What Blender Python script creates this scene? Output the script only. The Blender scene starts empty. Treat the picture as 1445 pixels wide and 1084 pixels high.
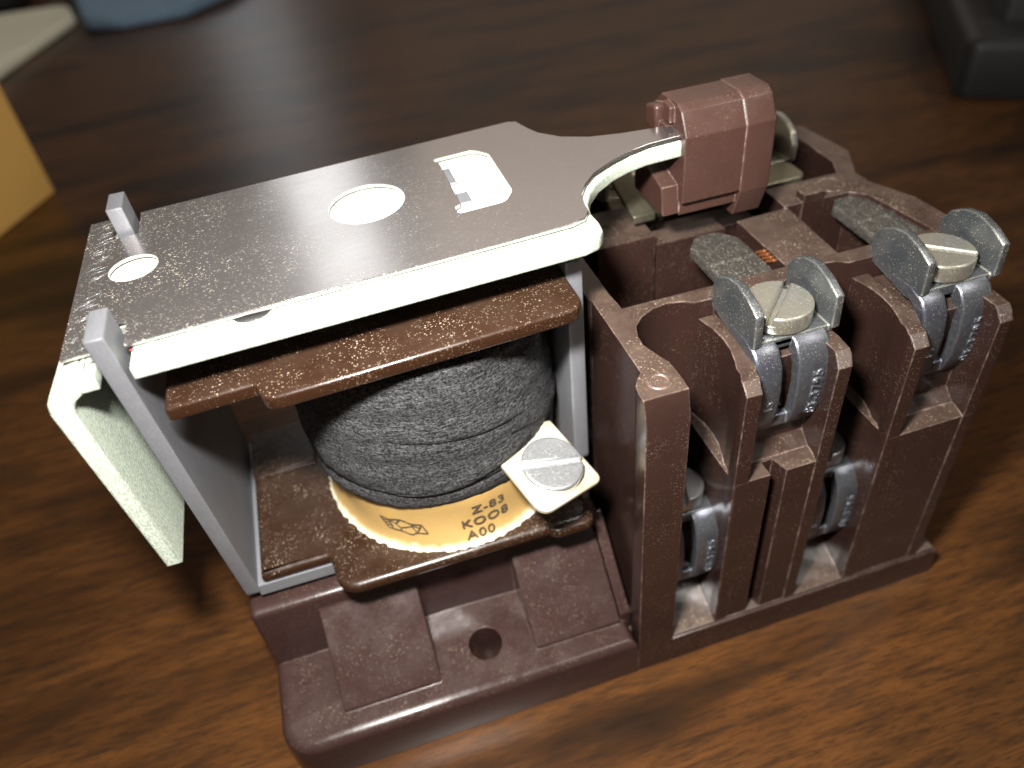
import bpy, bmesh, math, random
from mathutils import Matrix, Vector
from mathutils.geometry import tessellate_polygon
random.seed(7)
R = math.radians
S = 0.0015                      # one drawing unit = 1.5 mm
scene = bpy.context.scene
col = scene.collection

# ------------------------------------------------------------------ camera
cd = bpy.data.cameras.new('camera'); cam = bpy.data.objects.new('camera', cd); col.objects.link(cam)
cd.sensor_width = 36.0; cd.lens = 27.362
cd.clip_start = 0.005; cd.clip_end = 20.0
CR = ((0.95255473, -0.29073819, -0.0900599), (-0.257343, -0.61132373, -0.74837015), (0.16252403, 0.73603981, -0.65713875))
CP = Vector((-23.5, -49.0, 100.0))
rx, ry, rz = Vector(CR[0]), -Vector(CR[1]), -Vector(CR[2])
mw = Matrix.Identity(4)
for i in range(3):
    mw[i][0], mw[i][1], mw[i][2], mw[i][3] = rx[i], ry[i], rz[i], CP[i] * S
cam.matrix_world = mw
cd.dof.use_dof = True
cd.dof.focus_distance = 79 * S
cd.dof.aperture_fstop = 13.0
cd.dof.aperture_blades = 6
scene.camera = cam

# ------------------------------------------------------------------ light
W = bpy.data.worlds.new('World'); scene.world = W; W.use_nodes = True
bg = W.node_tree.nodes['Background']
bg.inputs[0].default_value = (0.62, 0.50, 0.40, 1); bg.inputs[1].default_value = 0.19

def area(name, loc, target, sx, sy, power, color=(1, 1, 1), shape='RECTANGLE', spread=180):
    l = bpy.data.lights.new(name, 'AREA'); l.shape = shape; l.size = sx * S; l.size_y = sy * S
    l.energy = power; l.color = color; l.spread = R(spread)
    o = bpy.data.objects.new(name, l); col.objects.link(o)
    loc = Vector(loc); d = (Vector(target) - loc).normalized()
    o.rotation_euler = d.to_track_quat('-Z', 'Y').to_euler()
    o.location = loc * S
    return o
# the camera's own flash, up and left of the lens
fl = Vector((-30, -32, 115))
area('camera_flash', fl, (-8, 18, 35), 12, 7, 0.54, (1.0, 0.97, 0.92), spread=150)
# a tall window at the far side of the room, seen only as a reflection in the polished shim and on the table
def polar(az, el, d): return Vector((math.sin(R(az)) * math.cos(R(el)), math.cos(R(az)) * math.cos(R(el)), math.sin(R(el)))) * d + Vector((-23, 27, 60))
area('window_light', polar(-1.9, 27, 1300), (-23, 27, 60), 120, 900, 1.35, (0.93, 0.97, 1.0))
area('wall_bounce_fill', polar(24, 27, 1300), (-23, 27, 60), 760, 700, 1.25, (1.0, 0.84, 0.72))  # added unseen panel, standing in for a bright wall mirrored in the shim
area('room_fill', (620, -420, 1000), (-60, 150, 20), 300, 300, 7.5, (1.0, 0.95, 0.86))  # added unseen fill for general room light, placed to light the cardboard box
scene.view_settings.view_transform = 'Standard'; scene.view_settings.look = 'None'
scene.view_settings.exposure = 0.0; scene.view_settings.gamma = 1.0
scene.render.engine = 'CYCLES'
scene.cycles.max_bounces = 8

# ------------------------------------------------------------------ materials
def new_mat(name):
    m = bpy.data.materials.new(name); m.use_nodes = True
    nt = m.node_tree; b = nt.nodes['Principled BSDF']
    return m, nt, b
def N(nt, t, **k):
    n = nt.nodes.new(t)
    for a, v in k.items():
        if a in n.inputs: n.inputs[a].default_value = v
        else: setattr(n, a, v)
    return n
def math_(nt, op, a, b=None, clamp=False):
    n = nt.nodes.new('ShaderNodeMath'); n.operation = op; n.use_clamp = clamp
    for i, v in enumerate((a, b)):
        if v is None: continue
        if isinstance(v, (int, float)): n.inputs[i].default_value = v
        else: nt.links.new(v, n.inputs[i])
    return n.outputs[0]
def mix(nt, fac, a, b):
    n = nt.nodes.new('ShaderNodeMix'); n.data_type = 'RGBA'
    for i, v in ((0, fac), (6, a), (7, b)):
        if isinstance(v, (int, float)): n.inputs[i].default_value = v
        elif isinstance(v, tuple): n.inputs[i].default_value = v + (1,) if len(v) == 3 else v
        else: nt.links.new(v, n.inputs[i])
    return n.outputs[2]
def ramp(nt, fac, stops):
    n = nt.nodes.new('ShaderNodeValToRGB'); e = n.color_ramp.elements
    while len(e) < len(stops): e.new(0.5)
    for i, (p, c) in enumerate(stops):
        e[i].position = p; e[i].color = c + (1,) if len(c) == 3 else c
    nt.links.new(fac, n.inputs[0]); return n.outputs[0]
def coords(nt, scale=(1, 1, 1), rot=(0, 0, 0)):
    g = nt.nodes.new('ShaderNodeTexCoord'); mp = nt.nodes.new('ShaderNodeMapping')
    mp.inputs['Scale'].default_value = tuple(s / S for s in scale); mp.inputs['Rotation'].default_value = rot
    nt.links.new(g.outputs['Object'], mp.inputs['Vector']); return mp.outputs[0]
def noise(nt, vec, scale, detail=3, rough=0.55):
    n = N(nt, 'ShaderNodeTexNoise', Scale=scale, Detail=detail, Roughness=rough)
    nt.links.new(vec, n.inputs['Vector']); return n.outputs[0]
def specks(nt, vec, scale, thr, keep):
    # scattered small dots: returns 0..1
    v = N(nt, 'ShaderNodeTexVoronoi', Scale=scale); nt.links.new(vec, v.inputs['Vector'])
    sep = nt.nodes.new('ShaderNodeSeparateColor'); nt.links.new(v.outputs['Color'], sep.inputs[0])
    size = math_(nt, 'MULTIPLY', sep.outputs[1], thr)
    d = math_(nt, 'LESS_THAN', v.outputs['Distance'], size)
    k = math_(nt, 'LESS_THAN', sep.outputs[0], keep)
    return math_(nt, 'MULTIPLY', d, k)
def upness(nt, lo=0.0, hi=0.9):
    g = nt.nodes.new('ShaderNodeNewGeometry'); s = nt.nodes.new('ShaderNodeSeparateXYZ')
    nt.links.new(g.outputs['Normal'], s.inputs[0])
    m = N(nt, 'ShaderNodeMapRange'); m.inputs[1].default_value = lo; m.inputs[2].default_value = hi
    nt.links.new(s.outputs[2], m.inputs[0]); return m.outputs[0]
def bump(nt, b, h, strength, dist, normal=None):
    n = N(nt, 'ShaderNodeBump', Strength=strength, Distance=dist * S); nt.links.new(h, n.inputs['Height'])
    if normal is not None: nt.links.new(normal, n.inputs['Normal'])
    nt.links.new(n.outputs[0], b.inputs['Normal']); return n.outputs[0]
def bevel_edge(nt, radius):
    bv = N(nt, 'ShaderNodeBevel', samples=4, Radius=radius * S)
    g = nt.nodes.new('ShaderNodeNewGeometry'); d = N(nt, 'ShaderNodeVectorMath', operation='DOT_PRODUCT')
    nt.links.new(bv.outputs[0], d.inputs[0]); nt.links.new(g.outputs['Normal'], d.inputs[1])
    e = N(nt, 'ShaderNodeMapRange'); e.inputs[1].default_value = 0.985; e.inputs[2].default_value = 0.80
    nt.links.new(d.outputs['Value'], e.inputs[0])
    return bv.outputs[0], e.outputs[0]

def phenolic(name, base, dust=0.6, wear=0.7, gloss=0.38, radius=0.28, fk=1.0):
    m, nt, b = new_mat(name)
    v = coords(nt)
    big = noise(nt, v, 0.12, 4); fine = noise(nt, v, 3.0, 2)
    c = mix(nt, big, tuple(x * 0.82 for x in base), tuple(x * 1.2 for x in base))
    film = math_(nt, 'MULTIPLY', upness(nt, 0.1, 1.0), ramp(nt, noise(nt, v, 0.30, 5, .65), [(0.35, (0, 0, 0)), (0.75, (1, 1, 1))]))
    c = mix(nt, math_(nt, 'MULTIPLY', math_(nt, 'ADD', film, math_(nt, 'MULTIPLY', upness(nt, 0.55, 1.0), 0.40)), 0.24 * dust * fk), c, (0.34, 0.25, 0.19))
    patch = ramp(nt, noise(nt, v, 0.22, 3), [(0.38, (0, 0, 0)), (0.66, (1, 1, 1))])
    s = math_(nt, 'MAXIMUM', specks(nt, v, 3.3, 0.40, 0.40), specks(nt, v, 6.0, 0.45, 0.38))
    up = math_(nt, 'ADD', math_(nt, 'MULTIPLY', upness(nt, 0.0, 0.9), 0.75), 0.25)
    sf = math_(nt, 'MULTIPLY', math_(nt, 'MULTIPLY', s, patch), up)
    c = mix(nt, math_(nt, 'MULTIPLY', sf, dust, True), c, (0.42, 0.34, 0.24))
    bn, e = bevel_edge(nt, radius)
    wn = ramp(nt, noise(nt, v, 0.55, 4, .7), [(0.46, (0, 0, 0)), (0.62, (1, 1, 1))])
    ef = math_(nt, 'MULTIPLY', math_(nt, 'MULTIPLY', e, math_(nt, 'ADD', math_(nt, 'MULTIPLY', wn, 0.75), 0.2)), wear, True)
    c = mix(nt, ef, c, (0.36, 0.26, 0.22))
    nt.links.new(c, b.inputs['Base Color'])
    r = math_(nt, 'ADD', math_(nt, 'MULTIPLY', fine, 0.10), gloss)
    r = math_(nt, 'ADD', r, math_(nt, 'MULTIPLY', film, 0.25), True)
    nt.links.new(r, b.inputs['Roughness'])
    bump(nt, b, fine, 0.10, 0.08, bn)
    return m

def metal(name, base, metallic, rough, grain=0.15, dust=0.3, tint=None, grain_scale=(1, 1, 1), radius=0.15, dustcol=(0.56, 0.52, 0.42), spangle=0.0, rim=None):
    m, nt, b = new_mat(name)
    v = coords(nt); vg = coords(nt, grain_scale)
    n1 = noise(nt, v, 0.25, 4); n2 = noise(nt, vg, 3.2, 3, .6)
    c = mix(nt, n1, tuple(x * 0.85 for x in base), tuple(min(1, x * 1.12) for x in base))
    if tint: c = mix(nt, ramp(nt, noise(nt, v, 0.2, 2), [(0.42, (0, 0, 0)), (0.62, (1, 1, 1))]), c, tint)
    if dust:
        s = math_(nt, 'MAXIMUM', specks(nt, v, 4.6, 0.38, 0.40), specks(nt, v, 8.0, 0.45, 0.4))
        c = mix(nt, math_(nt, 'MULTIPLY', s, dust, True), c, dustcol)
        s2 = math_(nt, 'MULTIPLY', s, 0.4 * min(1, dust * 2))
    bn, e = bevel_edge(nt, radius)
    if rim: c = mix(nt, math_(nt, 'MULTIPLY', e, 0.8), c, rim)
    nt.links.new(c, b.inputs['Base Color'])
    b.inputs['Metallic'].default_value = metallic
    r = math_(nt, 'ADD', math_(nt, 'MULTIPLY', n2, grain), rough - grain * 0.5)
    if dust: r = math_(nt, 'ADD', r, s2, True)
    nt.links.new(r, b.inputs['Roughness'])
    bump(nt, b, n2, 0.12 + spangle, 0.10, bn)
    return m

BROWN = (0.028, 0.0138, 0.0110)
M = {}
M['phenolic'] = phenolic('brown_phenolic', BROWN, 0.66, 0.85, 0.20)
M['ledge_dust'] = phenolic('dusty_foot_phenolic', BROWN, 1.0, 0.5, 0.45, 0.2, 1.1)
M['phenolic_base'] = phenolic('brown_phenolic_base', (0.036, 0.0180, 0.0165), 0.30, 0.25, 0.15, 0.3, 0.45)
M['bobbin'] = phenolic('bobbin_phenolic', (0.024, 0.010, 0.005), 0.80, 0.40, 0.16, 0.25, 0.18)
M['carrier'] = phenolic('carrier_phenolic', (0.058, 0.028, 0.022), 0.2, 1.0, 0.24, 0.22)
def zinc_mat():
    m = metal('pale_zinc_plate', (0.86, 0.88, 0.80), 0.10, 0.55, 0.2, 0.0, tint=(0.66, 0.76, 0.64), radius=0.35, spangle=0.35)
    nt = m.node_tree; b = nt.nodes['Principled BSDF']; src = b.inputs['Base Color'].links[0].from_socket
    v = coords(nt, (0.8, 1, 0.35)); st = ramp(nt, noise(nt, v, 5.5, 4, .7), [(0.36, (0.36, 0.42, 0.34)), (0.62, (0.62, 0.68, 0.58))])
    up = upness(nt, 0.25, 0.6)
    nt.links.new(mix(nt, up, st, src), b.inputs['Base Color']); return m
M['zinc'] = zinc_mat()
M['zinc_plain'] = metal('pale_zinc_plate', (0.86, 0.88, 0.80), 0.10, 0.55, 0.2, 0.0, tint=(0.76, 0.81, 0.71), grain_scale=(1, 1, 1), radius=0.35, spangle=0.35)
M['frame'] = metal('grey_lamination_steel', (0.21, 0.215, 0.235), 0.35, 0.5, 0.25, 0.12, grain_scale=(1, 1, 0.25), radius=0.3, spangle=0.25)
M['terminal'] = metal('blue_zinc_terminal', (0.19, 0.205, 0.225), 0.8, 0.32, 0.2, 0.35, tint=(0.14, 0.145, 0.185), radius=0.3, spangle=0.1, rim=(0.45, 0.48, 0.55))
M['wing'] = metal('zinc_washer', (0.22, 0.235, 0.245), 0.8, 0.34, 0.2, 0.7, tint=(0.15, 0.175, 0.195), radius=0.3, spangle=0.1, rim=(0.80, 0.79, 0.66))
M['screw'] = metal('yellowed_zinc_screw', (0.66, 0.64, 0.54), 0.85, 0.34, 0.2, 0.4, tint=(0.60, 0.60, 0.57), radius=0.3)
M['finger'] = metal('dusty_contact_bar', (0.10, 0.092, 0.082), 0.6, 0.5, 0.2, 0.7, radius=0.25)
M['brass'] = metal('olive_contact_metal', (0.27, 0.25, 0.18), 0.85, 0.35, 0.2, 0.25, radius=0.25)
M['bright'] = metal('bright_zinc_screw', (0.72, 0.74, 0.76), 0.85, 0.33, 0.25, 0.3, radius=0.25)
M['tinned'] = metal('tinned_tab', (0.80, 0.77, 0.66), 0.6, 0.42, 0.25, 0.25, tint=(0.75, 0.68, 0.48), radius=0.3, dustcol=(0.5, 0.42, 0.2))
M['copper'] = metal('copper_wire', (0.75, 0.30, 0.12), 0.8, 0.35, 0.1, 0.0)

def shim_mat():
    m, nt, b = new_mat('polished_shim_steel')
    v = coords(nt); vs = coords(nt, (0.06, 1.0, 1.0))
    n1 = noise(nt, v, 0.1, 3); sc = noise(nt, vs, 5.0, 3, .7)
    c = mix(nt, n1, (0.50, 0.475, 0.465), (0.58, 0.55, 0.54))
    # dust gathered most at the hinge end
    sx = nt.nodes.new('ShaderNodeSeparateXYZ'); nt.links.new(v, sx.inputs[0])
    grad = N(nt, 'ShaderNodeMapRange'); grad.inputs[1].default_value = -5; grad.inputs[2].default_value = -46
    nt.links.new(sx.outputs[0], grad.inputs[0])
    patch = math_(nt, 'MULTIPLY', ramp(nt, noise(nt, v, 0.16, 3), [(0.35, (0.15, 0.15, 0.15)), (0.65, (1, 1, 1))]), math_(nt, 'ADD', math_(nt, 'MULTIPLY', grad.outputs[0], 0.9), 0.12))
    vd = coords(nt, (0.7, 1.0, 1.0), (0, 0, 0.5))
    s = math_(nt, 'MAXIMUM', specks(nt, vd, 4.2, 0.40, 0.30), specks(nt, vd, 8.0, 0.45, 0.4))
    f = math_(nt, 'MULTIPLY', math_(nt, 'MULTIPLY', s, patch), 0.75, True)
    c = mix(nt, f, c, (0.62, 0.55, 0.42))
    nt.links.new(c, b.inputs['Base Color'])
    nt.links.new(math_(nt, 'SUBTRACT', 0.925, math_(nt, 'MULTIPLY', f, 0.75)), b.inputs['Metallic'])
    r = math_(nt, 'ADD', math_(nt, 'MULTIPLY', sc, 0.10), 0.13)
    r = math_(nt, 'ADD', r, math_(nt, 'MULTIPLY', patch, 0.06))
    r = math_(nt, 'ADD', r, math_(nt, 'MULTIPLY', f, 0.5), True)
    nt.links.new(r, b.inputs['Roughness'])
    bump(nt, b, sc, 0.03, 0.03)
    return m
M['shim'] = shim_mat()

def cloth_mat(name, base, hi, stretch=(0.35, 0.35, 1.6), scale=2.4, st=0.9, extra=None):
    m, nt, b = new_mat(name)
    v = coords(nt, stretch); v2 = coords(nt)
    n = noise(nt, v, scale, 5, .75); n2 = noise(nt, v2, 3.5, 3, .7)
    fib = math_(nt, 'MULTIPLY', n, n2)
    c = ramp(nt, fib, [(0.18, base), (0.30, tuple((x + y) / 2.6 for x, y in zip(base, hi))), (0.46, hi)])
    nt.links.new(c, b.inputs['Base Color']); b.inputs['Roughness'].default_value = 0.9
    b.inputs['Specular IOR Level'].default_value = 0.25
    bump(nt, b, fib, st, 0.6)
    return m
M['wrap'] = cloth_mat('black_friction_tape', (0.007, 0.007, 0.008), (0.20, 0.20, 0.205), (0.28, 0.28, 2.6), 2.6, 0.8)

def label_mat():
    m, nt, b = new_mat('cream_cloth_label')
    v = coords(nt)
    w1 = N(nt, 'ShaderNodeTexWave', wave_type='BANDS', bands_direction='X', Scale=1.1, Distortion=0.6); nt.links.new(v, w1.inputs['Vector'])
    w2 = N(nt, 'ShaderNodeTexWave', wave_type='BANDS', bands_direction='Z', Scale=0.9, Distortion=0.6); nt.links.new(v, w2.inputs['Vector'])
    w = math_(nt, 'MULTIPLY', math_(nt, 'ADD', w1.outputs[1], w2.outputs[1]), 0.5)
    big = noise(nt, v, 0.22, 4)
    c = mix(nt, big, (0.38, 0.21, 0.055), (0.52, 0.34, 0.12))
    c = mix(nt, math_(nt, 'MULTIPLY', w, 0.35), c, (0.60, 0.45, 0.20))
    st = ramp(nt, noise(nt, v, 0.35, 2), [(0.66, (0, 0, 0)), (0.72, (1, 1, 1))])
    c = mix(nt, math_(nt, 'MULTIPLY', st, 0.5), c, (0.55, 0.33, 0.05))
    # frayed, bleached lower margin
    sx = nt.nodes.new('ShaderNodeSeparateXYZ'); nt.links.new(v, sx.inputs[0])
    z = math_(nt, 'ADD', sx.outputs[2], math_(nt, 'MULTIPLY', noise(nt, v, 0.8, 4), 1.4))
    fr = N(nt, 'ShaderNodeMapRange'); fr.inputs[1].default_value = 26.0; fr.inputs[2].default_value = 24.9; nt.links.new(z, fr.inputs[0])
    c = mix(nt, fr.outputs[0], c, (0.82, 0.78, 0.62))
    nt.links.new(c, b.inputs['Base Color']); b.inputs['Roughness'].default_value = 0.55
    bump(nt, b, w, 0.25, 0.12)
    return m
M['label'] = label_mat()

def flat(name, c, rough=0.6, metallic=0, var=0.2, scale=0.2, bs=0.2, bscale=2.0):
    m, nt, b = new_mat(name); v = coords(nt)
    cc = mix(nt, noise(nt, v, scale, 4), tuple(x * (1 - var) for x in c), tuple(min(1, x * (1 + var)) for x in c))
    nt.links.new(cc, b.inputs['Base Color']); b.inputs['Roughness'].default_value = rough; b.inputs['Metallic'].default_value = metallic
    bump(nt, b, noise(nt, v, bscale, 3), bs, 0.15)
    return m
M['ink'] = flat('faded_black_ink', (0.085, 0.060, 0.035), 0.8, var=0.75, scale=1.8)
M['card'] = flat('brown_cardboard', (0.70, 0.41, 0.11), 0.85, var=0.08, scale=0.05)
M['cream'] = flat('cream_cloth', (0.84, 0.83, 0.68), 0.95, var=0.1, scale=0.05)
M['blue'] = flat('blue_cloth', (0.20, 0.31, 0.44), 0.95, var=0.25, scale=0.06)
M['black'] = flat('black_plastic', (0.016, 0.017, 0.018), 0.5, var=0.2, scale=0.05)
M['grey'] = flat('charcoal_plastic', (0.035, 0.036, 0.038), 0.45, var=0.2, scale=0.05)
M['amber'] = flat('amber_mark', (0.30, 0.24, 0.06), 0.5)
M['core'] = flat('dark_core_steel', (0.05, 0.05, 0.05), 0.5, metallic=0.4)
M['red'] = flat('red_paint_trace', (0.5, 0.05, 0.05), 0.6)

def wood_mat():
    m, nt, b = new_mat('walnut_veneer')
    rz = (0, 0, R(17))
    v = coords(nt, (0.012, 0.050, 0.050), rz)
    wp = N(nt, 'ShaderNodeTexNoise', Scale=0.9, Detail=3); nt.links.new(v, wp.inputs['Vector'])
    vw = N(nt, 'ShaderNodeVectorMath', operation='MULTIPLY_ADD'); vw.inputs[1].default_value = (0.5, 0.9, 0.5)
    nt.links.new(wp.outputs['Color'], vw.inputs[0]); nt.links.new(v, vw.inputs[2])
    broad = noise(nt, vw.outputs[0], 1.5, 4, .55)
    v2 = coords(nt, (0.13, 0.95, 0.95), rz); fine = noise(nt, v2, 1.0, 5, .65)
    v3 = coords(nt, (0.36, 3.6, 3.6), rz); pores = noise(nt, v3, 1.0, 3, .65)
    c = ramp(nt, broad, [(0.36, (0.020, 0.010, 0.005)), (0.45, (0.066, 0.026, 0.008)), (0.58, (0.128, 0.050, 0.014)), (0.72, (0.084, 0.034, 0.010))])
    c = mix(nt, ramp(nt, fine, [(0.34, (.8, .8, .8)), (0.56, (0, 0, 0))]), c, (0.032, 0.017, 0.009))
    pm = math_(nt, 'MULTIPLY', ramp(nt, pores, [(0.36, (1, 1, 1)), (0.48, (0, 0, 0))]), 0.55)
    c = mix(nt, pm, c, (0.022, 0.012, 0.007))
    hs = N(nt, 'ShaderNodeHueSaturation', Value=0.86, Saturation=1.0); nt.links.new(c, hs.inputs['Color']); c = hs.outputs[0]
    nt.links.new(c, b.inputs['Base Color'])
    nt.links.new(math_(nt, 'ADD', math_(nt, 'MULTIPLY', fine, 0.12), 0.26), b.inputs['Roughness'])
    b.inputs['Specular IOR Level'].default_value = 0.22
    bump(nt, b, pores, 0.08, 0.15)
    return m
M['wood'] = wood_mat()

# ------------------------------------------------------------------ mesh helpers (drawing units)
XY = Matrix.Identity(4)
XZ = Matrix(((1, 0, 0, 0), (0, 0, 1, 0), (0, 1, 0, 0), (0, 0, 0, 1)))     # poly (x,z), pushed along y
YZ = Matrix(((0, 0, 1, 0), (1, 0, 0, 0), (0, 1, 0, 0), (0, 0, 0, 1)))     # poly (y,z), pushed along x

def rp(pts, seg=5):
    """polygon with rounded corners from (x, y[, r])"""
    out = []; n = len(pts)
    for i, p in enumerate(pts):
        r = p[2] if len(p) > 2 else 0
        P0 = Vector(p[:2])
        if not r: out.append(P0); continue
        a = (Vector(pts[i - 1][:2]) - P0); b = (Vector(pts[(i + 1) % n][:2]) - P0)
        la, lb = a.length, b.length; a.normalize(); b.normalize()
        ang = a.angle(b); t = min(r / math.tan(ang / 2), la * .49, lb * .49); r2 = t * math.tan(ang / 2)
        c = P0 + (a + b).normalized() * (r2 / math.sin(ang / 2))
        s = P0 + a * t - c; e = P0 + b * t - c
        a0 = math.atan2(s.y, s.x); d = (math.atan2(e.y, e.x) - a0 + math.pi) % (2 * math.pi) - math.pi
        for k in range(seg + 1):
            q = a0 + d * k / seg; out.append(c + Vector((math.cos(q), math.sin(q))) * r2)
    return out
def circ(x, y, r, n=28, ry_=None, a0=0): return [Vector((x + r * math.cos(a0 + 2 * math.pi * k / n), y + (ry_ or r) * math.sin(a0 + 2 * math.pi * k / n))) for k in range(n)]
def carea(p): return sum(p[i - 1].x * p[i].y - p[i].x * p[i - 1].y for i in range(len(p))) / 2
def inset(p, d):
    if abs(d) < 1e-9: return [q.copy() for q in p]
    n = len(p); out = []
    for i in range(n):
        a = (p[i] - p[i - 1]); b = (p[(i + 1) % n] - p[i])
        if a.length < 1e-7: a = b
        if b.length < 1e-7: b = a
        a.normalize(); b.normalize()
        na = Vector((-a.y, a.x)); nb = Vector((-b.y, b.x)); m = na + nb
        if m.length < 1e-6: m = na
        m.normalize(); k = max(0.35, m.dot(na))
        out.append(p[i] + m * (d / k))
    return out
def solid(bm, outer, z0, z1, rt=0, rb=0, holes=(), seg=3, T=XY):
    outer = [Vector(p[:2]) for p in outer]
    if carea(outer) < 0: outer.reverse()
    cap = bm.faces.layers.int.get('cap') or bm.faces.layers.int.new('cap')
    L = []
    if rb: L += [(rb * (1 - math.sin(k / seg * math.pi / 2)), z0 + rb * (1 - math.cos(k / seg * math.pi / 2))) for k in range(seg)]
    L += [(0, z0 + rb)] + [(0, z1 - rt)]
    if rt: L += [(rt * (1 - math.cos(k / seg * math.pi / 2)), z1 - rt + rt * math.sin(k / seg * math.pi / 2)) for k in range(1, seg + 1)]
    loops = []
    for d, z in L:
        q = inset(outer, d); loops.append([bm.verts.new(T @ Vector((a.x, a.y, z))) for a in q])
    n = len(outer)
    for A, B in zip(loops, loops[1:]):
        for i in range(n):
            try: bm.faces.new((A[i - 1], A[i], B[i], B[i - 1]))
            except ValueError: pass
    hl = []
    for h in holes:
        h = [Vector(p[:2]) for p in h]
        lo = [bm.verts.new(T @ Vector((a.x, a.y, z0))) for a in h]; hi = [bm.verts.new(T @ Vector((a.x, a.y, z1))) for a in h]
        for i in range(len(h)): bm.faces.new((lo[i - 1], lo[i], hi[i], hi[i - 1]))
        hl.append((h, lo, hi))
    for which, lp, d in ((0, loops[0], L[0][0]), (1, loops[-1], L[-1][0])):
        q = inset(outer, d); polys = [[v.to_3d() for v in q]] + [[v.to_3d() for v in h] for h, _, _ in hl]
        flatv = list(lp)
        for h, lo, hi in hl: flatv += (hi if which else lo)
        if not hl and n <= 4:
            bm.faces.new(lp)[cap] = 1; continue
        for t in tessellate_polygon(polys):
            if len(set(t)) == 3:
                try: bm.faces.new([flatv[k] for k in t])[cap] = 1
                except ValueError: pass
def box(bm, x0, x1, y0, y1, z0, z1, rt=0, rb=0, rc=0, seg=3):
    solid(bm, rp([(x0, y0, rc), (x1, y0, rc), (x1, y1, rc), (x0, y1, rc)]), z0, z1, rt, rb, (), seg)
def tube(bm, pts, r, n=10, cap=True):
    pts = [Vector(p) for p in pts]; rings = []; up = Vector((0.13, 0.2, 0.97))
    for i, p in enumerate(pts):
        d = (pts[min(i + 1, len(pts) - 1)] - pts[max(i - 1, 0)]).normalized()
        u = d.cross(up).normalized(); w = u.cross(d)
        rings.append([bm.verts.new(p + (u * math.cos(2 * math.pi * k / n) + w * math.sin(2 * math.pi * k / n)) * r) for k in range(n)])
    for A, B in zip(rings, rings[1:]):
        for k in range(n): bm.faces.new((A[k - 1], A[k], B[k], B[k - 1]))
    if cap: bm.faces.new(rings[0]); bm.faces.new(rings[-1])
def xf(bm, fn):
    for v in bm.verts: v.co = fn(v.co)
def obj(name, bm, mat, parent=None, origin=(0, 0, 0), sharp=38):
    """one mesh object; verts in drawing units, origin = where the parent chain stands"""
    bmesh.ops.recalc_face_normals(bm, faces=bm.faces[:])
    o_ = Vector(origin)
    for v in bm.verts: v.co = (v.co - o_) * S
    me = bpy.data.meshes.new(name); bm.to_mesh(me); bm.free()
    ca = me.attributes.get('cap')
    flat_ = [bool(ca and ca.data[i].value) for i in range(len(me.polygons))]
    if ca: me.attributes.remove(ca)
    for p in me.polygons: p.use_smooth = True
    me.set_sharp_from_angle(angle=R(sharp))
    for p, f_ in zip(me.polygons, flat_): p.use_smooth = not f_
    me.materials.append(M[mat])
    o = bpy.data.objects.new(name, me); col.objects.link(o)
    if parent: o.parent = parent
    return o
def thing(name, label, cat, loc=(0, 0, 0)):
    o = bpy.data.objects.new(name, None); col.objects.link(o); o.empty_display_size = 0.01
    o.location = Vector(loc) * S; o['label'] = label; o['category'] = cat
    return o
def tag(o, label, cat): o['label'] = label; o['category'] = cat; return o
def textmesh(bm, s, size, fn, depth=0.12, bold=0.0):
    """flat lettering as real extruded glyphs, each vertex sent through fn(x, y, z)"""
    cu = bpy.data.curves.new('t', 'FONT'); cu.body = s; cu.size = size; cu.extrude = depth / 2; cu.resolution_u = 3; cu.offset = bold; cu.space_character = 1.08
    o = bpy.data.objects.new('t', cu); col.objects.link(o)
    dg = bpy.context.evaluated_depsgraph_get(); me = bpy.data.meshes.new_from_object(o.evaluated_get(dg))
    t = bmesh.new(); t.from_mesh(me)
    long_ = [e for e in t.edges if e.calc_length() > size * 0.25]
    bmesh.ops.triangulate(t, faces=t.faces[:])
    off = {}
    for v in t.verts: off[v] = bm.verts.new(fn(v.co.x, v.co.y, v.co.z))
    for f in t.faces:
        try: bm.faces.new([off[v] for v in f.verts])
        except ValueError: pass
    t.free(); bpy.data.objects.remove(o); bpy.data.curves.remove(cu); bpy.data.meshes.remove(me)
def new(): return bmesh.new()
def chamfer(bm, co, no):
    r = bmesh.ops.bisect_plane(bm, geom=bm.verts[:] + bm.edges[:] + bm.faces[:], plane_co=Vector(co), plane_no=Vector(no).normalized(), clear_outer=True)
    ed = [e for e in r['geom_cut'] if isinstance(e, bmesh.types.BMEdge)]
    bmesh.ops.edgeloop_fill(bm, edges=ed)
def merge(bm, other):
    me = bpy.data.meshes.new('m'); other.to_mesh(me); other.free(); bm.from_mesh(me); bpy.data.meshes.remove(me)

# ------------------------------------------------------------------ the table
bm = new(); box(bm, -900, 900, -420, 1100, -30, -0.03, 1.0)
t_ = obj('tabletop', bm, 'wood'); t_['kind'] = 'structure'

# ------------------------------------------------------------------ the relay
RO = (0, 26.5, 0)
relay = thing('electrical_relay', 'open brown electrical relay with black wound coil and steel armature plate on the wooden table', 'relay', RO)
def part(name, bm, mat, parent=None, sharp=38): return obj(name, bm, mat, parent or relay, RO, sharp)

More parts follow.
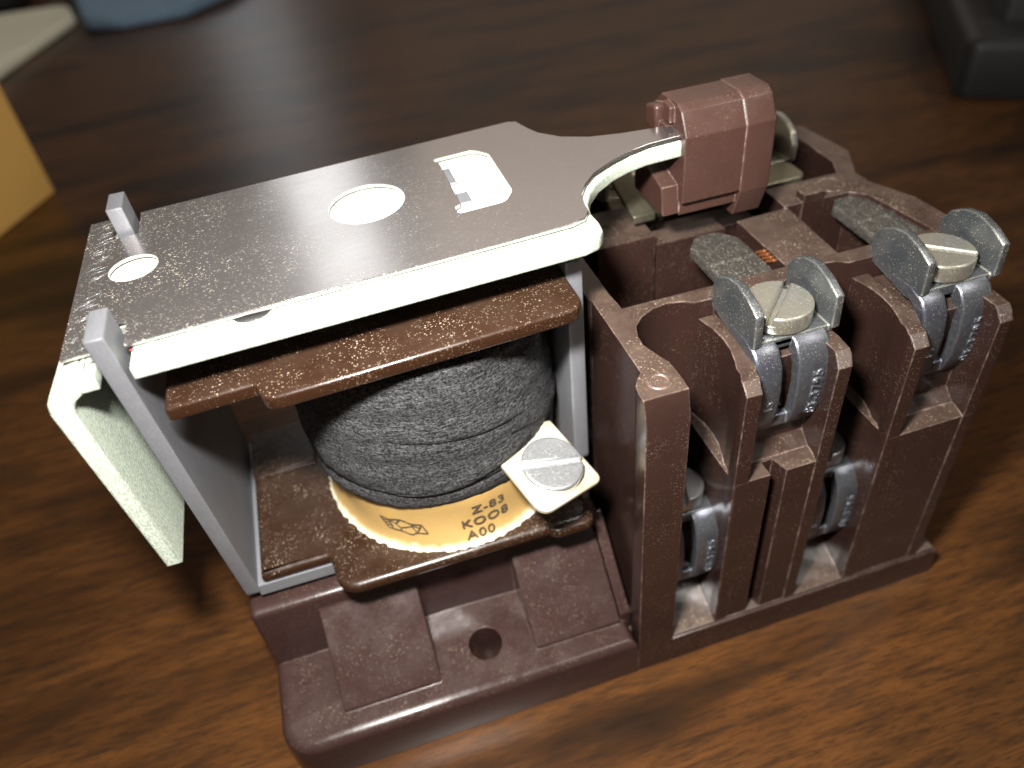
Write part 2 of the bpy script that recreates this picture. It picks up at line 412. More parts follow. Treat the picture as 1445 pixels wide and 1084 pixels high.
# --- mounting base under the coil
bm = new()
solid(bm, rp([(-46, -0.15, 4.0), (-0.25, -0.15), (-0.25, 53, ), (-46, 53, 4.0)]), 0, 8.0, 1.3, 0.2, [circ(-19.0, 6.1, 2.2, 32)], 5)
def lip(c):
    if c.z > 3: c.z += 0.11 * max(-4, min(9, c.y - 4)) * (c.z - 3) / 5
    return c
xf(bm, lip)
solid(bm, rp([(-45.9, 12.5, 0.8), (-0.3, 12.5), (-0.3, 40.6), (-45.9, 40.6, 0.8)]), 5, 19.4, 0.8)
for x0, x1 in ((-38.0, -25.6), (-12.9, -1.3)):                       # the two sloping pads
    solid(bm, [(2.9, 6.0), (3.15, 8.35), (13.5, 18.0), (13.5, 6.0)], x0, x1, 0.12, 0.12, T=YZ, seg=1)
solid(bm, [(3.4, 6.0), (3.6, 8.9), (13.5, 18.7), (13.5, 6.0)], -1.15, 0.2, T=YZ)  # narrow rib against the contact block
part('mounting_base', bm, 'phenolic_base')

# --- contact block: one moulding
bm = new()
box(bm, -0.1, 45.4, 0.0, 53, 0, 5.1, 0.35)
left = [(1.5, 4.8), (0.75, 4.0), (0.15, 3.0), (0.0, 2.0), (0.0, -0.03), (4.72, -0.03), (4.85, 2.7), (4.75, 5.2), (4.2, 6.6), (3.5, 8.7), (3.6, 10.2), (4.1, 11.8), (5.4, 13.2), (7, 14), (8.9, 14.3), (10.4, 13.95), (11.6, 13.2), (13.9, 13.1), (13.9, 15.35), (4.0, 15.4), (3.75, 18.5), (3.75, 52), (1.2, 52), (1.2, 18.5), (1.5, 18.3)]
bt = new(); solid(bt, left, 4.9, 49); chamfer(bt, (0, -0.03, 46.0), (0, -3.0, 0.9)); merge(bm, bt)
w2 = [(13.95, 13.05), (23.6, 13.05), (24.4, 13.3), (26.2, 14), (28.1, 14.3), (29.6, 13.95), (30.7, 13.2), (43.3, 13.0), (43.3, 15.37), (13.95, 15.37)]
solid(bm, w2, 5, 48.95)
for k, dx in enumerate((0.0, 19.3)):
    fin = [(11.0, 0.35), (12.75, 0.35), (13.2, 2.4), (14.2, 4.7), (14.2, 12.95), (12.1, 12.95), (12.7, 10.5), (12.8, 8.6), (12.6, 6.8), (12.15, 5.1), (11.7, 3.9), (11.6, 2.9), (11.15, 1.9)]
    bt = new(); solid(bt, [(x + dx, y) for x, y in fin], 4.95, 46.85); chamfer(bt, (0, 0.35, 45.9), (0, -1.1, 1.5)); merge(bm, bt)
    rfin = [(21.25, 0.35), (22.85, 0.35), (23.3, 1.3), (23.5, 4.0), (23.1, 8), (23.1, 12.95), (21.7, 12.95), (21.7, 4.7), (21.75, 2.2)]
    bt = new(); solid(bt, [(x + dx, y) for x, y in rfin], 4.96, 47.3); chamfer(bt, (0, 0.35, 46.2), (0, -1.1, 1.5)); merge(bm, bt)
    if k == 0: body = [(11.25, 0.42), (15.6, 0.42), (15.6, 2.5), (17.0, 2.5), (17.6, 0.42), (22.6, 0.42), (22.6, 12.9), (11.25, 12.9)]
    else: body = [(11.25, 0.42), (22.6, 0.42), (22.6, 12.9), (11.25, 12.9)]
    solid(bm, [(x + dx, y) for x, y in body], 4.94, 32.6)
    solid(bm, [(2.9, 32.0), (2.9, 32.75), (4.5, 34.2), (4.5, 32.0)], 13.05 + dx, 21.7 + dx, T=YZ)
    box(bm, 13.05 + dx, 21.72 + dx, 4.35, 12.8, 32.3, 46.2)
    # recess floor and the step the lower terminal stands on
    solid(bm, [(0.9, 4.9), (0.9, 5.3), (4.5, 6.6), (9, 9), (9, 4.9)], 4.6 + dx, 11.4 + dx, T=YZ)
    box(bm, (4.3 if k == 0 else 4.0) + dx, 11.5 + dx, 8.4, 14.2, 5.0, 23.0, 0.3)
# partitions, rear walls
solid(bm, rp([(24.4, 15.2), (31.0, 15.2), (31.6, 27.2), (24.4, 27.0)]), 5.2, 48.7)
right = [(43.25, 12.95), (46.2, 14.8), (46.8, 16.6), (46.4, 22.3), (44.1, 28.0), (44.0, 31.0), (46.9, 36.8), (46.0, 46.3), (44.6, 48.0), (39.6, 49.2), (3.7, 50), (3.7, 46), (40.3, 45.0), (43.4, 43.0), (43.2, 34.9), (41.8, 32.0), (31.1, 32.0), (31.1, 27.1), (40.2, 26.9), (41.9, 25.2), (43.2, 15.6)]
solid(bm, right, 5.3, 49.02)
box(bm, 6.6, 14.3, 29.0, 37.5, 5.25, 48.2, 0.15)                       # post behind the first cavity
box(bm, 14.2, 24.5, 29.6, 33.0, 5.22, 46.4, 0.3)
box(bm, 14.6, 31.3, 33.5, 38.0, 5.15, 44.0)
box(bm, 3.6, 44.0, 15.0, 46.5, 3.0, 30.0)                              # floor of the cavities
solid(bm, rp([(33.6, 26.9), (36.6, 26.9), (36.6, 28.6), (33.6, 28.6)]), 40, 50.1)
# rear towers
for dx in (0.0, 19.3):
    box(bm, 11.0 + dx, 22.8 + dx, 49.5, 52.6, 5.1, 32.5)
    box(bm, 11.0 + dx, 12.7 + dx, 45.0, 52.5, 5.1, 46.9); box(bm, 21.2 + dx, 22.8 + dx, 45.0, 52.5, 5.1, 46.9)
# moulded ejector rings
for x, y, r, z in ((2.55, 2.9, 1.15, 49.0), (39.3, 29.5, 1.9, 49.02), (8.9, 32.3, 1.7, 48.2)):
    solid(bm, circ(x, y, r), z - .5, z + 0.12, holes=[circ(x, y, r - 0.22)])
block = part('contact_block', bm, 'phenolic')
bm = new(); box(bm, 4.8, 44.9, 0.25, 2.2, 4.9, 5.5, 0.3); part('foot_ledge', bm, 'ledge_dust', block)

# --- magnet frame: left limb with its two prongs, foot, right limb
def lean(c):                                                           # the limb leans out a little to the left
    t = (c.z - 20) / 42
    if c.x < -38: c.x -= 0.75 * t
    c.y += (-3.3 if c.y < 26 else -2.0) * max(0, t); c.z += 1.0 * max(0, t)
    return c
bm = new()
limb = [(14.3, 20.8, 1.0), (40.3, 20.8), (40.3, 62.9), (36.3, 62.9), (36.3, 57.0), (19.2, 57.0), (19.2, 62.3), (14.3, 62.3)]
solid(bm, rp(limb), -45.4, -43.7, 0.12, 0.12, T=YZ, seg=2)
xf(bm, lean)
frame = part('magnet_frame', bm, 'frame')
bm = new()
solid(bm, rp([(-43.95, 20.6), (-1.0, 20.6), (-1.0, 22.5), (-43.95, 22.5)]), 14.33, 40.2, 0.15, 0.1, T=XZ, seg=2)
part('frame_foot', bm, 'frame', frame)
bm = new()
solid(bm, rp([(14.4, 27.5, 1.5), (40, 27.5), (40, 57.2), (14.4, 57.2)]), -2.6, -0.75, 0.25, 0.25, T=YZ)
part('frame_limb', bm, 'frame', frame)
bm = new(); box(bm, -24, -13, 18, 36, 22, 57.0, 0.2); part('magnet_core', bm, 'core', frame)

# --- bobbin
def flange(z0, z1, r, ys=14.2):
    bm = new()
    solid(bm, rp([(-43.0, ys, .4), (-34.6, ys, .5), (-34.0, 8.6, 2.6), (-2.6, 8.6, 1.8), (-2.6, 44.5, 1.8), (-34.3, 44.5, 2.4), (-34.6, 39.5), (-43.0, 39.5)]), z0, z1, r, r, seg=4)
    return bm
bm = flange(22.55, 24.3, 0.75)
bb = new(); solid(bb, rp([(-42.9, 30.9), (-34.4, 30.9), (-34.4, 39.4), (-42.9, 39.4)]), 24.0, 24.75, .15); merge(bm, bb)
bobbin = part('bobbin', bm, 'bobbin')
bm = flange(52.7, 54.3, 0.30, 11.4)
def tilt_up(c): c.z += 0.040 * (c.x + 38); return c
xf(bm, tilt_up)
part('top_flange', bm, 'bobbin', bobbin)
bm = new(); box(bm, -8.5, -2.4, 7.9, 12.5, 22.6, 24.0, 0.6, 0.3, 1.5); part('flange_lug', bm, 'bobbin', bobbin)

# --- the coil
CX, CY = -17.4, 26.6
def ringpt(a, ax, ay, e=2.05):
    c, s = math.cos(a), math.sin(a)
    return CX + ax * math.copysign(abs(c) ** (2 / e), c), CY + ay * math.copysign(abs(s) ** (2 / e), s)
def front_y(x, d): 
    ax, ay, e = 15.75 - d, 17.3 - d, 2.05
    return CY - ay * max(0.0, 1 - abs((x - CX) / ax) ** e) ** (1 / e)
def sheet(prof, n=120, jitter=None, wide=0.0, shift=0.0):
    bm = new(); rows = []
    for z, d in prof:
        row = []
        for k in range(n):
            a = 2 * math.pi * k / n
            j = jitter(a, z) if jitter else (0, 0)
            x, y = ringpt(a, 15.75 + wide - d - j[0], 17.3 - d - j[0]); x += shift; row.append(bm.verts.new((x, y, z + j[1])))
        rows.append(row)
    for A, B in zip(rows, rows[1:]):
        for k in range(n): bm.faces.new((A[k - 1], A[k], B[k], B[k - 1]))
    return bm
rnd = [random.uniform(-1, 1) for _ in range(400)]
def wob(a, z):
    i = int(a * 60) % 400
    return (0.10 * math.sin(3 * a + z) + 0.06 * math.sin(7 * a - 2 * z) + 0.05 * rnd[i], 0)
prof = [(31.3, 3.6), (31.5, 1.2), (31.9, 0.75), (32.5, 0.62), (33.3, 0.55), (34.2, 0.62), (34.5, 0.90), (34.65, 0.70), (34.85, 0.36)]
prof += [(35 + k, 0.26 + 0.11 * math.sin(k * 1.9) + 0.05 * max(0, k - 6)) for k in range(0, 17)] + [(52.6, 2.4), (53.4, 5)]
coil = part('coil_wrap', sheet(prof, 180, wob, 0.45, -0.35), 'wrap', sharp=70)
# loose diagonal overlaps of the tape
for z0, z1, x0, x1 in ((34.6, 37.4, -25, -8.5), (39.8, 36.5, -11, -5.0), (43.6, 41.6, -29, -9)):
    bm = new(); rows = []
    for k in range(40):
        t = k / 39; x = x0 + (x1 - x0) * t; z = z0 + (z1 - z0) * t ** 1.6
        w = 0.30 + 0.35 * math.sin(math.pi * t)
        rows.append([bm.verts.new((x, front_y(x, 0.30) + o, z + h)) for h, o in ((-w - .35, 0.35), (-w * .9, -0.16), (0, -0.24), (w * 2.2, -0.06), (w * 3 + .6, 0.3))])
    for A, B in zip(rows, rows[1:]):
        for i in range(4): bm.faces.new((A[i], A[i + 1], B[i + 1], B[i]))
    part('tape_overlap', bm, 'wrap', coil, sharp=70)

def fray(a, z):
    i = int(a * 63) % 400
    if z < 25: return (-0.35 * abs(rnd[i]) * (1 if z < 24.6 else 0.3), 0.10 * rnd[(i * 7) % 400] if z > 24.3 else 0)
    return (0.07 * math.sin(5 * a + z * 0.8) + 0.05 * math.sin(11 * a), 0.06 * rnd[i] if z > 31.8 else 0)
label = part('coil_label', sheet([(24.28, 0.15), (24.6, 0.32), (25.0, 0.48), (25.6, 0.68), (26.4, 0.86), (27.4, 0.98), (28.6, 1.05), (30.2, 1.02), (31.6, 0.98), (32.0, 1.0)], 240, fray), 'label', sharp=70)
def dprof(z):
    P_ = [(25.0, 0.48), (25.6, 0.68), (26.4, 0.86), (27.4, 0.98), (28.6, 1.05), (29.8, 1.02), (31.3, 1.0)]
    for (a, b), (c, d) in zip(P_, P_[1:]):
        if z <= c: return b + (d - b) * (z - a) / (c - a)
    return 1.0
def onlabel(x0, z0, kx=1.0):
    def fn(x, y, z):
        X = x0 + x * kx; Z = z0 + y
        return (X, front_y(X, dprof(Z)) - 0.20 - z * 0.5, Z)
    return fn
for s_, x0, z0 in (('Z-83', -17.1, 29.15), ('KOO8', -18.6, 27.15), ('A00', -18.2, 25.25)):
    bm = new(); textmesh(bm, s_, 1.75, onlabel(x0, z0, 1.18), 0.10, 0.012); part('label_print', bm, 'ink', label)
# emblem: long hexagon outline with three facets
bm = new()
def bar(bm, p, q, w=0.24):
    p, q = Vector(p), Vector(q); d = (q - p).normalized(); n = Vector((-d.y, d.x)) * w / 2; m = 6
    A = [p + (q - p) * k / m + n for k in range(m + 1)]; B = [p + (q - p) * k / m - n for k in range(m + 1)]
    f = onlabel(0, 0)
    for k in range(m):
        bm.faces.new([bm.verts.new(f(v.x, v.y, 0)) for v in (A[k], A[k + 1], B[k + 1], B[k])])
ex, ez = -25.0, 27.9
hexp = [(-2.35, .64), (-1.43, .56), (-.33, .95), (.78, .47), (1.83, .47), (2.35, -.82), (1.24, -.77), (.59, -1.1), (-.39, -.77), (-1.7, -.69)]
hexp = [(ex + a * 1.05, ez + b * 1.15) for a, b in hexp]
for a, b in zip(hexp, hexp[1:] + hexp[:1]): bar(bm, a, b, 0.2)
for a, b in (((-1.43, .56), (-.85, .17)), ((-.33, .95), (-.85, .17)), ((-.85, .17), (-.46, -.34)), ((-.46, -.34), (.80, .15)), ((.78, .47), (.85, 0)), ((.85, 0), (1.24, -.77)), ((1.83, .47), (1.24, -.77)), ((-.46, -.34), (-.39, -.77)), ((-2.1, .3), (-1.43, .4)), ((-1.95, 0), (-1.3, .1)), ((-1.8, -.35), (-1.2, -.2)), ((-1.43, .56), (-1.3, -.7)), ((.8, .3), (1.7, -.1))):
    bar(bm, (ex + a[0] * 1.05, ez + a[1] * 1.15), (ex + b[0] * 1.05, ez + b[1] * 1.15), 0.16)
part('label_emblem', bm, 'ink', label)

# --- slotted screw, local z up, head seated at z = 0
def screw_head(r, h, slot, yaw, dome=0.25):
    bm = new(); w = slot / 2; hb = h * 0.52
    solid(bm, circ(0, 0, r, 40), 0, hb, 0, 0.12)
    a0 = math.asin(w / r)
    for sgn in (0, math.pi):
        seg = [(r * math.cos(a0 + (math.pi - 2 * a0) * k / 20 + sgn), r * math.sin(a0 + (math.pi - 2 * a0) * k / 20 + sgn)) for k in range(21)]
        b2 = new(); solid(b2, seg, hb - 0.01, h, 0.22, 0, seg=3)
        for v in b2.verts:
            if v.co.z > hb + .05: v.co.z += dome * (1 - (v.co.x ** 2 + v.co.y ** 2) / r ** 2)
        merge(bm, b2)
    bmesh.ops.rotate(bm, verts=bm.verts[:], cent=(0, 0, 0), matrix=Matrix.Rotation(yaw, 3, 'Z'))
    return bm

# --- coil tab with its screw
c0 = Vector((-7.75, 9.15, 34.7)); ex_ = Vector((0.93, 0.345, -0.06)).normalized(); ey_ = Vector((-0.35, 0.92, 0.26)); ey_ = (ey_ - ex_ * ey_.dot(ex_)).normalized(); ez_ = ex_.cross(ey_)
TT = Matrix((ex_, ey_, ez_)).transposed().to_4x4(); TT.translation = c0
bm = new(); solid(bm, rp([(-4.35, -4.85, 1.5), (4.35, -4.85, 0.9), (4.35, 4.9, .3), (-4.35, 7.5, .3)]), -0.75, 0.0, 0.2, 0.2, T=TT)
tab = part('coil_tab', bm, 'tinned')
bm = screw_head(3.55, 1.3, 0.8, R(-24), 0.35); bmesh.ops.transform(bm, matrix=TT @ Matrix.Translation((0.1, -0.6, 0.02)), verts=bm.verts[:])
part('tab_screw', bm, 'bright', tab)
bm = new(); solid(bm, circ(0, 0, 1.5, 20), -2.6, -0.7, T=TT @ Matrix.Translation((0.1, -0.6, 0))); part('tab_screw_end', bm, 'bright', tab)

# --- armature: plate with bent-down tail, necked tongue, and the polished shim on top of it
def rise(c):                                                           # the open armature climbs a little towards its tongue
    c.z += 0.031 * (c.x + 45)
    c.x = -24 + (c.x + 24) * 0.972; c.y = 26.5 + (c.y - 26.5) * 0.972 - 2.1; c.z = 60 + (c.z - 60) * 0.972 + 1.15
    return c
top = [(-47.0, 12.8), (-0.9, 12.8), (0.6, 13.2), (1.5, 14.2), (1.7, 15.6), (1.6, 17.5), (2.0, 19.6), (3.1, 21.8), (4.8, 23.8), (7.2, 25.5), (9.5, 26.5), (12, 27.05), (18, 27.1),
       (18, 30.2), (14, 30.5), (10.5, 31.2), (7.0, 32.4), (4.4, 34.2), (2.6, 36.6), (1.8, 38.8), (1.2, 41.0), (0.0, 41.7), (-47.0, 41.7)]
n1 = [(-47.6, 11.0), (-44.6, 11.0), (-44.6, 18.6), (-47.6, 18.6)]
topn = [(-44.35, 12.8)] + top[1:-1] + [(-44.35, 41.7), (-44.35, 36.0), (-47.4, 36.0), (-47.4, 41.7), (-49.0, 41.7), (-49.0, 12.8), (-47.4, 12.8), (-47.4, 18.7), (-44.35, 18.7)]
bm = new(); solid(bm, topn, 57.1, 59.05, 0.85, 0.15, seg=5)
# bend and tail: profile in x,z pushed along y
tail = [(-48.9, 59.05), (-50.3, 58.7), (-51.5, 57.9), (-52.2, 56.9), (-52.45, 55.7), (-51.0, 32.0), (-49.25, 32.0), (-50.45, 54.6), (-50.3, 55.7), (-49.8, 56.5), (-48.9, 57.1)]
bt = new(); solid(bt, tail, 12.8, 41.6, 0.25, 0.25, T=XZ)
for v in bt.verts:
    if v.co.x < -49.2 and v.co.z > 45: v.co.x += 0.045 * max(0, min(20, v.co.y - 13.5)) * min(1, (-49.2 - v.co.x) / 2) * min(1, (v.co.z - 45) / 8)
merge(bm, bt)
xf(bm, rise)
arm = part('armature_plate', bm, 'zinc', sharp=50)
bm = new()
sh = [(-50.1, 15.0), (-47.35, 15.0), (-47.35, 18.9), (-44.5, 18.9), (-44.5, 14.8), (-1.5, 14.9), (0.1, 15.4), (0.9, 16.6), (1.0, 18.2), (1.4, 19.9), (2.6, 21.9), (4.3, 23.7), (7.0, 25.3), (9.4, 26.3), (12, 26.9), (16.5, 27.0), (16.5, 30.2), (14, 30.4), (10.5, 31.1), (7.0, 32.2), (4.2, 34.0), (2.2, 36.5), (1.5, 38.4), (0.8, 41.0), (-0.2, 41.5), (-44.5, 41.3), (-44.5, 36.1), (-47.3, 36.1), (-47.3, 41.25), (-50.1, 41.2)]
slot = rp([(-11.1, 36.2, .4), (-6.0, 36.2, 1.6), (-4.6, 34.2, 1.4), (-4.7, 24.4, 1.6), (-6.0, 22.4, 1.4), (-11.2, 22.4, .5), (-11.2, 24.0, .2), (-10.5, 24.4, .2), (-10.4, 34.9, .2)])
solid(bm, sh, 59.42, 59.80, 0.06, 0, holes=[circ(-44.5 + 0.0, 28.6, 2.55, 36), circ(-19.75, 29.7, 4.2, 48, 4.35), slot])
xf(bm, rise)
shim = part('steel_shim', bm, 'shim', arm, sharp=30)
bm = new()
for a in range(34):                                                    # scraped file marks at the hinge end
    y = random.uniform(15.6, 40.2); x = -49.5 + abs(random.gauss(0, .7)); l = random.uniform(.5, 1.9); w = random.uniform(.03, .09); sl = random.uniform(.15, .6)
    p = [(x, y), (x + l, y + sl * l), (x + l, y + sl * l + w), (x, y + w)]
    solid(bm, p, 59.76, 59.82)
xf(bm, rise); part('file_marks', bm, 'bright', shim)['kind'] = 'stuff'
bm = new(); box(bm, -10.3, -9.0, 25.2, 27.6, 59.0, 59.35, .1); box(bm, -10.3, -9.5, 30.2, 34.0, 59.0, 59.38, .1); xf(bm, rise); part('slot_tongue', bm, 'frame', shim)
bm = new(); solid(bm, rp([(-44.2, 14.62), (-43.3, 14.66), (-43.3, 14.78), (-44.2, 14.78)]), 59.06, 59.12); xf(bm, rise); part('paint_trace', bm, 'red', arm)
bm = new(); solid(bm, [(-34.9, 15.2), (-34.4, 14.45), (-33.7, 14.1), (-33.0, 14.0), (-32.7, 14.2), (-32.4, 14.1), (-31.8, 14.4), (-31.2, 15.2)], 59.0, 59.075); xf(bm, rise); part('notch_shadow', bm, 'core', arm)  # thin dark sheet painting the shadow of a notch under the shim edge

# --- moving contact carrier on the tongue
bm = new()
profA = [(24.0, 54.7, .2), (24.0, 62.6, .5), (25.4, 65.1, .5), (26.4, 65.7, .4), (30.4, 65.6, .6), (33.0, 63.4, .5), (33.0, 54.7)]
solid(bm, rp(profA), 15.1, 22.5, 0, 0.15, T=YZ)
profB = [(25.2, 51.0, .3), (23.9, 54.6, .3), (23.85, 62.65, .5), (25.3, 65.2, .5), (26.35, 65.82, .4), (30.5, 65.7, .6), (33.15, 63.4, .5), (33.15, 51.0)]
solid(bm, rp(profB), 22.45, 26.2, 0.35, 0.1, T=YZ)
box(bm, 15.2, 22.6, 24.9, 33.0, 52.9, 55.0, 0.2)
solid(bm, rp([(26.9, 63.3, .2), (26.9, 65.2, .3), (28.9, 65.5, .3), (28.9, 63.3, .3)]), 14.5, 15.3, 0.1, 0.2, T=YZ)
solid(bm, rp([(29.3, 61.6), (29.3, 64.9, .6), (32.2, 64.0, .5), (32.2, 61.6)]), 13.9, 15.3, 0.1, 0.4, T=YZ)
solid(bm, rp([(27.5, 61.4), (27.5, 62.9, .3), (29.4, 62.9, .3), (29.4, 61.4)]), 14.4, 15.3, 0.1, 0.2, T=YZ)
solid(bm, [(24.9, 53.2), (25.4, 56.6), (29.5, 57.6), (33, 57.6), (33, 53.2)], 13.1, 15.4, 0.0, 0.2, T=YZ)
part('contact_carrier', bm, 'carrier')

# --- screw terminals: contact bar with washer, saddle clamp and screw
def terminal_meshes():
    bm = new()
    solid(bm, rp([(-1.6, 1.5), (4.9, 1.5), (4.9, 16.5, 1.2), (3.2, 18.7, 1.4), (0.4, 19.1, 1.6), (-1.6, 16.8, 1.4)]), 46.6, 48.0, 0.35, 0.2)
    box(bm, -1.2, 4.4, 12.0, 12.5, 47.9, 48.25, .1)
    for x in (0.55, 2.7): box(bm, x - .2, x + .2, 8.0, 15.6, 47.9, 48.22, .1)
    yield 'bar', bm
    bm = new(); box(bm, -1.6, 4.6, 1.5, 10.5, 46.6, 48.0, .3, .2, .8); yield 'barshort', bm
    bm = new()
    box(bm, -4.5, 4.6, -3.4, 4.6, 47.55, 48.4, .1)
    wing = [(-3.9, 48.3, .3), (-2.5, 46.9, .5), (-1.4, 46.8, .5), (5.0, 48.0, .6), (5.2, 50.6, .5), (4.3, 52.2, .8), (2.5, 53.25, 1.5), (0.5, 53.65, 1.5), (-1.7, 53.1, 1.5), (-3.7, 52.1, .3)]
    solid(bm, rp(wing, 3), -4.9, -4.0, 0.12, 0.12, T=YZ, seg=2)
    solid(bm, rp(wing, 3), 4.1, 5.0, 0.12, 0.12, T=YZ, seg=2)
    yield 'washer', bm
    bm = new()
    leg = [(1.0, 48.45), (-2.2, 48.6), (-4.2, 47.9), (-5.4, 46.2), (-5.85, 43.2), (-5.75, 39.8), (-5.1, 37.3), (-4.4, 36.7), (-3.9, 37.4), (-4.3, 40.0), (-4.4, 43.2), (-4.0, 45.2), (-3.0, 46.6), (-1.4, 47.2), (1.0, 47.3)]
    solid(bm, leg, -5.0, -2.0, 0.4, 0.3, T=YZ, seg=3)
    solid(bm, leg, -0.2, 3.8, 0.4, 0.2, T=YZ, seg=3)
    for v in bm.verts:
        if v.co.z < 38.6:
            k = (38.6 - v.co.z) / 1.9
            if v.co.x > 2: v.co.x -= 1.0 * k * k
            if v.co.x < -3.6: v.co.x += 0.8 * k * k
    box(bm, -2.5, 0.0, -4.9, -3.9, 37.0, 38.7, 0.2, 0.2); box(bm, -2.5, 0.0, -3.4, 1.0, 47.0, 48.2, 0.2, .2)
    def ly(z):
        P_ = [(36.7, -4.4), (37.3, -5.1), (39.8, -5.75), (43.2, -5.85), (46.2, -5.4), (47.9, -4.2)]
        for (a, b), (c, d) in zip(P_, P_[1:]):
            if z <= c: return b + (d - b) * (z - a) / (c - a)
        return -4.2
    def emb(xb, z0):
        def fn(x, y, z): return (xb - y, ly(z0 + x) - 0.06 - z, z0 + x)
        return fn
    textmesh(bm, '83-3795', 1.8, emb(2.75, 38.4), 0.14)
    textmesh(bm, '15', 1.5, emb(-2.9, 40.6), 0.20)
    yield 'clamp', bm
mesh = {}
def local(name, bm, mat):                                              # mesh only, object made by the caller
    o = obj(name, bm, mat); me = o.data; bpy.data.objects.remove(o); return me
for k, bm in terminal_meshes():
    if k == 'washer': mesh['rearwasher'] = local('rearwasher', bm.copy(), 'screw')
    mesh[k] = local(k, bm, {'bar': 'finger', 'barshort': 'brass', 'washer': 'wing', 'clamp': 'terminal'}[k])
def put(name, me, parent, loc=(0, 0, 0), rot=0, mat=None):
    o = bpy.data.objects.new(name, me); col.objects.link(o); o.parent = parent
    o.location = Vector(loc) * S; o.rotation_euler = (0, 0, rot)
    return o
def hexscrew(yaw, mat, r=3.6):
    bm = screw_head(r, 2.0, 0.7, yaw, 0.5); 
    for v in bm.verts: v.co.z += 48.6
    return local('terminal_screw', bm, mat)
ro = Vector(RO)
def terminal(x, y, z, rot, yaw, mat='screw', r=3.6):
    t = put('screw_terminal', mesh['bar' if not rot else 'barshort'], relay, Vector((x, y, z)) - ro, rot)
    put('wing_washer', mesh['washer' if not rot else 'rearwasher'], t); put('saddle_clamp', mesh['clamp'], t)
    put('terminal_screw', hexscrew(yaw, mat, r), t)
    return t
terminal(18.6, 8.2, 0.0, 0, R(45))
terminal(38.7, 8.8, 0.4, 0, R(-42))
terminal(17.0, 45.6, -0.6, math.pi, R(20))
terminal(36.4, 45.6, -1.0, math.pi, R(80))
# lower terminals, sunk in the deep recesses: clamp, screw and copper-coloured stud only
bmL = new(); box(bmL, -3.2, 3.2, -3.0, 3.2, 47.4, 48.4, .15)
mesh['lowplate'] = local('lower_plate', bmL, 'terminal')
lowscrew = hexscrew(R(75), 'bright', 2.9)
for x, y, z in ((8.4, 7.6, -24.0), (27.8, 7.6, -24.0)):
    t = put('lower_terminal', mesh['lowplate'], relay, Vector((x, y, z)) - ro)
    c = put('saddle_clamp', mesh['clamp'], t); c.scale = (0.86, 0.92, 1)
    c.location = Vector((0.2, 0, 0)) * S
    put('terminal_screw', lowscrew, t)
# coppery braid end glimpsed beside the first contact bar
bm = new()
for k in range(4): tube(bm, [(24.5, 22.4 - k * .75, 46.4), (24.15, 21.4 - k * .75, 47.4), (24.35, 20.2 - k * .75, 48.2)], 0.2, 6)
part('copper_braid', bm, 'copper')
# moving contact bridge under the carrier and the springy strip beneath the neck
bm = new(); solid(bm, rp([(26.2, 33.5, .6), (38.6, 33.5, 1.5), (38.6, 38.4, 1.2), (26.2, 38.4)]), 47.6, 48.8, 0.3, 0.2); part('contact_bridge', bm, 'brass')
bm = new(); solid(bm, [(31.0, 49.2), (31.0, 50.2), (39, 52.4), (44, 53), (44, 52), (39, 51.4)], 12.2, 15.2, .2, .2, T=YZ); part('contact_spring', bm, 'brass')

# ------------------------------------------------------------------ things behind, on the same table
bt = thing('cardboard_box', 'plain tan cardboard box cut off by the left edge, blurred behind the relay', 'box', (-150, 190, 0))
A = Vector((-102.5, 203.3)); d = Vector((-0.447, -0.894)); n_ = Vector((-0.894, 0.447))
q = [A, A + d * 150, A + d * 150 + n_ * 110, A + n_ * 110]
bm = new(); solid(bm, rp([(v.x, v.y, 1.2) for v in q]), 0, 33.5, 0.8, 0.5); obj('carton', bm, 'card', bt, (-150, 190, 0))
bm = new()
mid = (q[0] + q[3]) / 2; mid2 = (q[1] + q[2]) / 2; e = n_ * 0.35
solid(bm, [(v.x, v.y) for v in (q[0] - n_ * 0 + d * 2, q[1] - d * 2, mid2 - e - d * 2, mid - e + d * 2)], 33.5, 34.3, .2)
obj('box_flap', bm, 'card', bt, (-150, 190, 0))
bm = new()
solid(bm, [(v.x, v.y) for v in (mid + e + d * 2, mid2 + e - d * 2, q[2] - d * 2, q[3] + d * 2)], 33.5, 34.3, .2)
obj('box_flap', bm, 'card', bt, (-150, 190, 0))

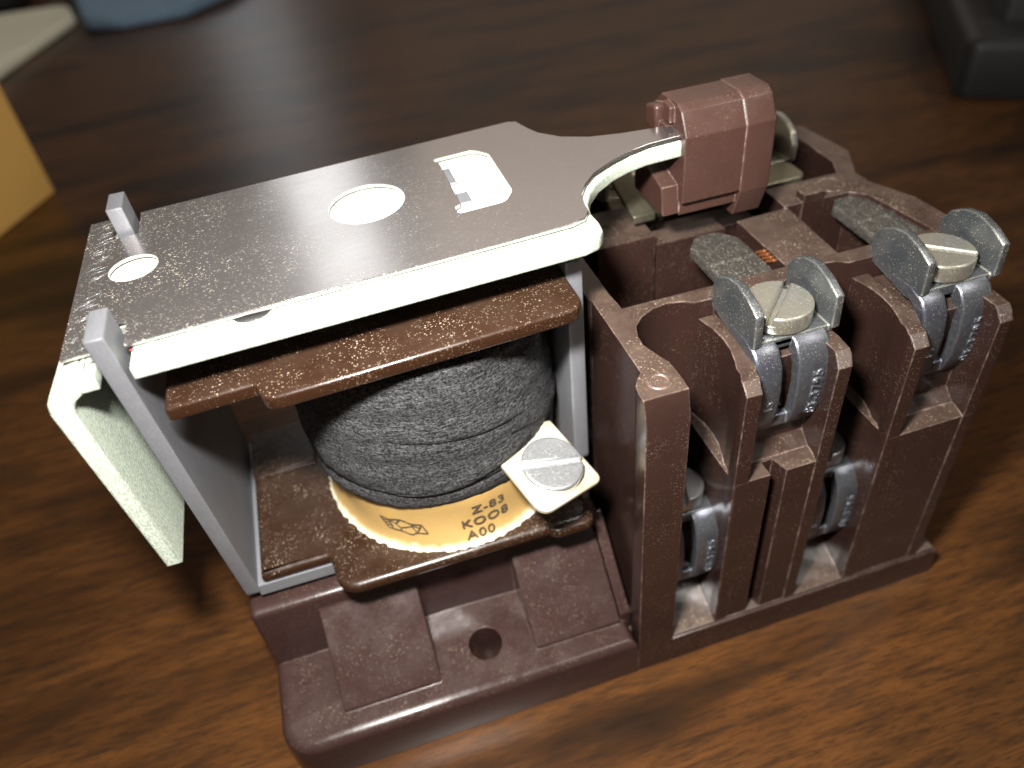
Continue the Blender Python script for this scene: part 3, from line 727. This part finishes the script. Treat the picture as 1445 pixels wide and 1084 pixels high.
def cloth(name, outline, h, mat, label, cat, seed, fold=14):
    """soft folded cloth: a grid clipped to an outline, thick and rumpled"""
    rnd_ = random.Random(seed); ph = [rnd_.uniform(0, 6) for _ in range(6)]
    bm = new(); P_ = rp([(x, y, 9) for x, y in outline], 6); solid(bm, P_, 0, h, h * .45, h * .3, seg=5)
    bmesh.ops.triangulate(bm, faces=[f for f in bm.faces if len(f.verts) > 4])
    big = [e for e in bm.edges if e.calc_length() > 12]
    for _ in range(3):
        big = [e for e in bm.edges if e.calc_length() > 14]
        if big: bmesh.ops.subdivide_edges(bm, edges=big, cuts=1, use_grid_fill=False); bmesh.ops.triangulate(bm, faces=bm.faces[:])
    for v in bm.verts:
        k = v.co.z / h
        v.co.z += k * h * .35 * (math.sin(v.co.x / fold + ph[0] + math.sin(v.co.y / 23 + ph[1])) * .6 + math.sin(v.co.y / (fold * 1.4) + ph[2]) * .5)
    xs = sum(v.x for v in P_) / len(P_); ys = sum(v.y for v in P_) / len(P_)
    o = obj(name, bm, mat, None, (xs, ys, 0), 80); o.location = Vector((xs, ys, 0)) * S
    return tag(o, label, cat)
cloth('folded_cloth', [(-145, 322), (-119, 402), (-127, 437), (-185, 428), (-330, 420), (-330, 330)], 5, 'cream', 'cream folded cloth lying behind the cardboard box at upper left', 'cloth', 3)
cloth('blue_cloth', [(-124, 440), (-113, 386), (-96, 377), (-66, 378), (-46, 400), (-10, 470), (-60, 560), (-160, 560)], 8, 'blue', 'rumpled blue cloth at the top edge beyond the cream cloth', 'cloth', 5)
dv = thing('dark_case', 'black plastic case with stepped grey edges in the upper right corner', 'case', (230, 190, 0))
def dpoly(pts): return [(x, y) for x, y in pts]
bm = new(); solid(bm, rp([(160, 134, 4), (330, 20, 4), (420, 160, 4), (250, 274, 4)]), 0, 17, 3, 1); obj('case_body', bm, 'black', dv, (230, 190, 0))
bm = new(); solid(bm, rp([(177, 142, 3), (330, 40, 3), (400, 160, 3), (250, 258, 3)]), 16.8, 27, 2.5, 0); obj('case_lid', bm, 'grey', dv, (230, 190, 0))
bm = new(); solid(bm, rp([(193, 150, 2), (330, 60, 2), (380, 160, 2), (250, 244, 2)]), 26.8, 38, 2.5, 0); obj('case_top', bm, 'black', dv, (230, 190, 0))
bm = new(); solid(bm, rp([(196, 141.5), (212, 131), (213.5, 133.5), (197.5, 144)]), 26.9, 28.0, .2); obj('case_mark', bm, 'amber', dv, (230, 190, 0))
bk = thing('black_bag', 'black bag at the far upper left corner behind the cream cloth', 'bag', (-210, 500, 0))
bm = new(); solid(bm, rp([(-330, 446, 14), (-150, 452, 16), (-150, 540, 14), (-330, 540, 14)]), 0, 40, 12, 4, seg=5); obj('bag_body', bm, 'black', bk, (-210, 500, 0))
bm = new(); tube(bm, [(-270 + 60 * math.sin(math.pi * k / 12) * 0 + k * 5, 495, 38 + 16 * math.sin(math.pi * k / 12)) for k in range(13)], 2.2, 8); obj('bag_handle', bm, 'black', bk, (-210, 500, 0))
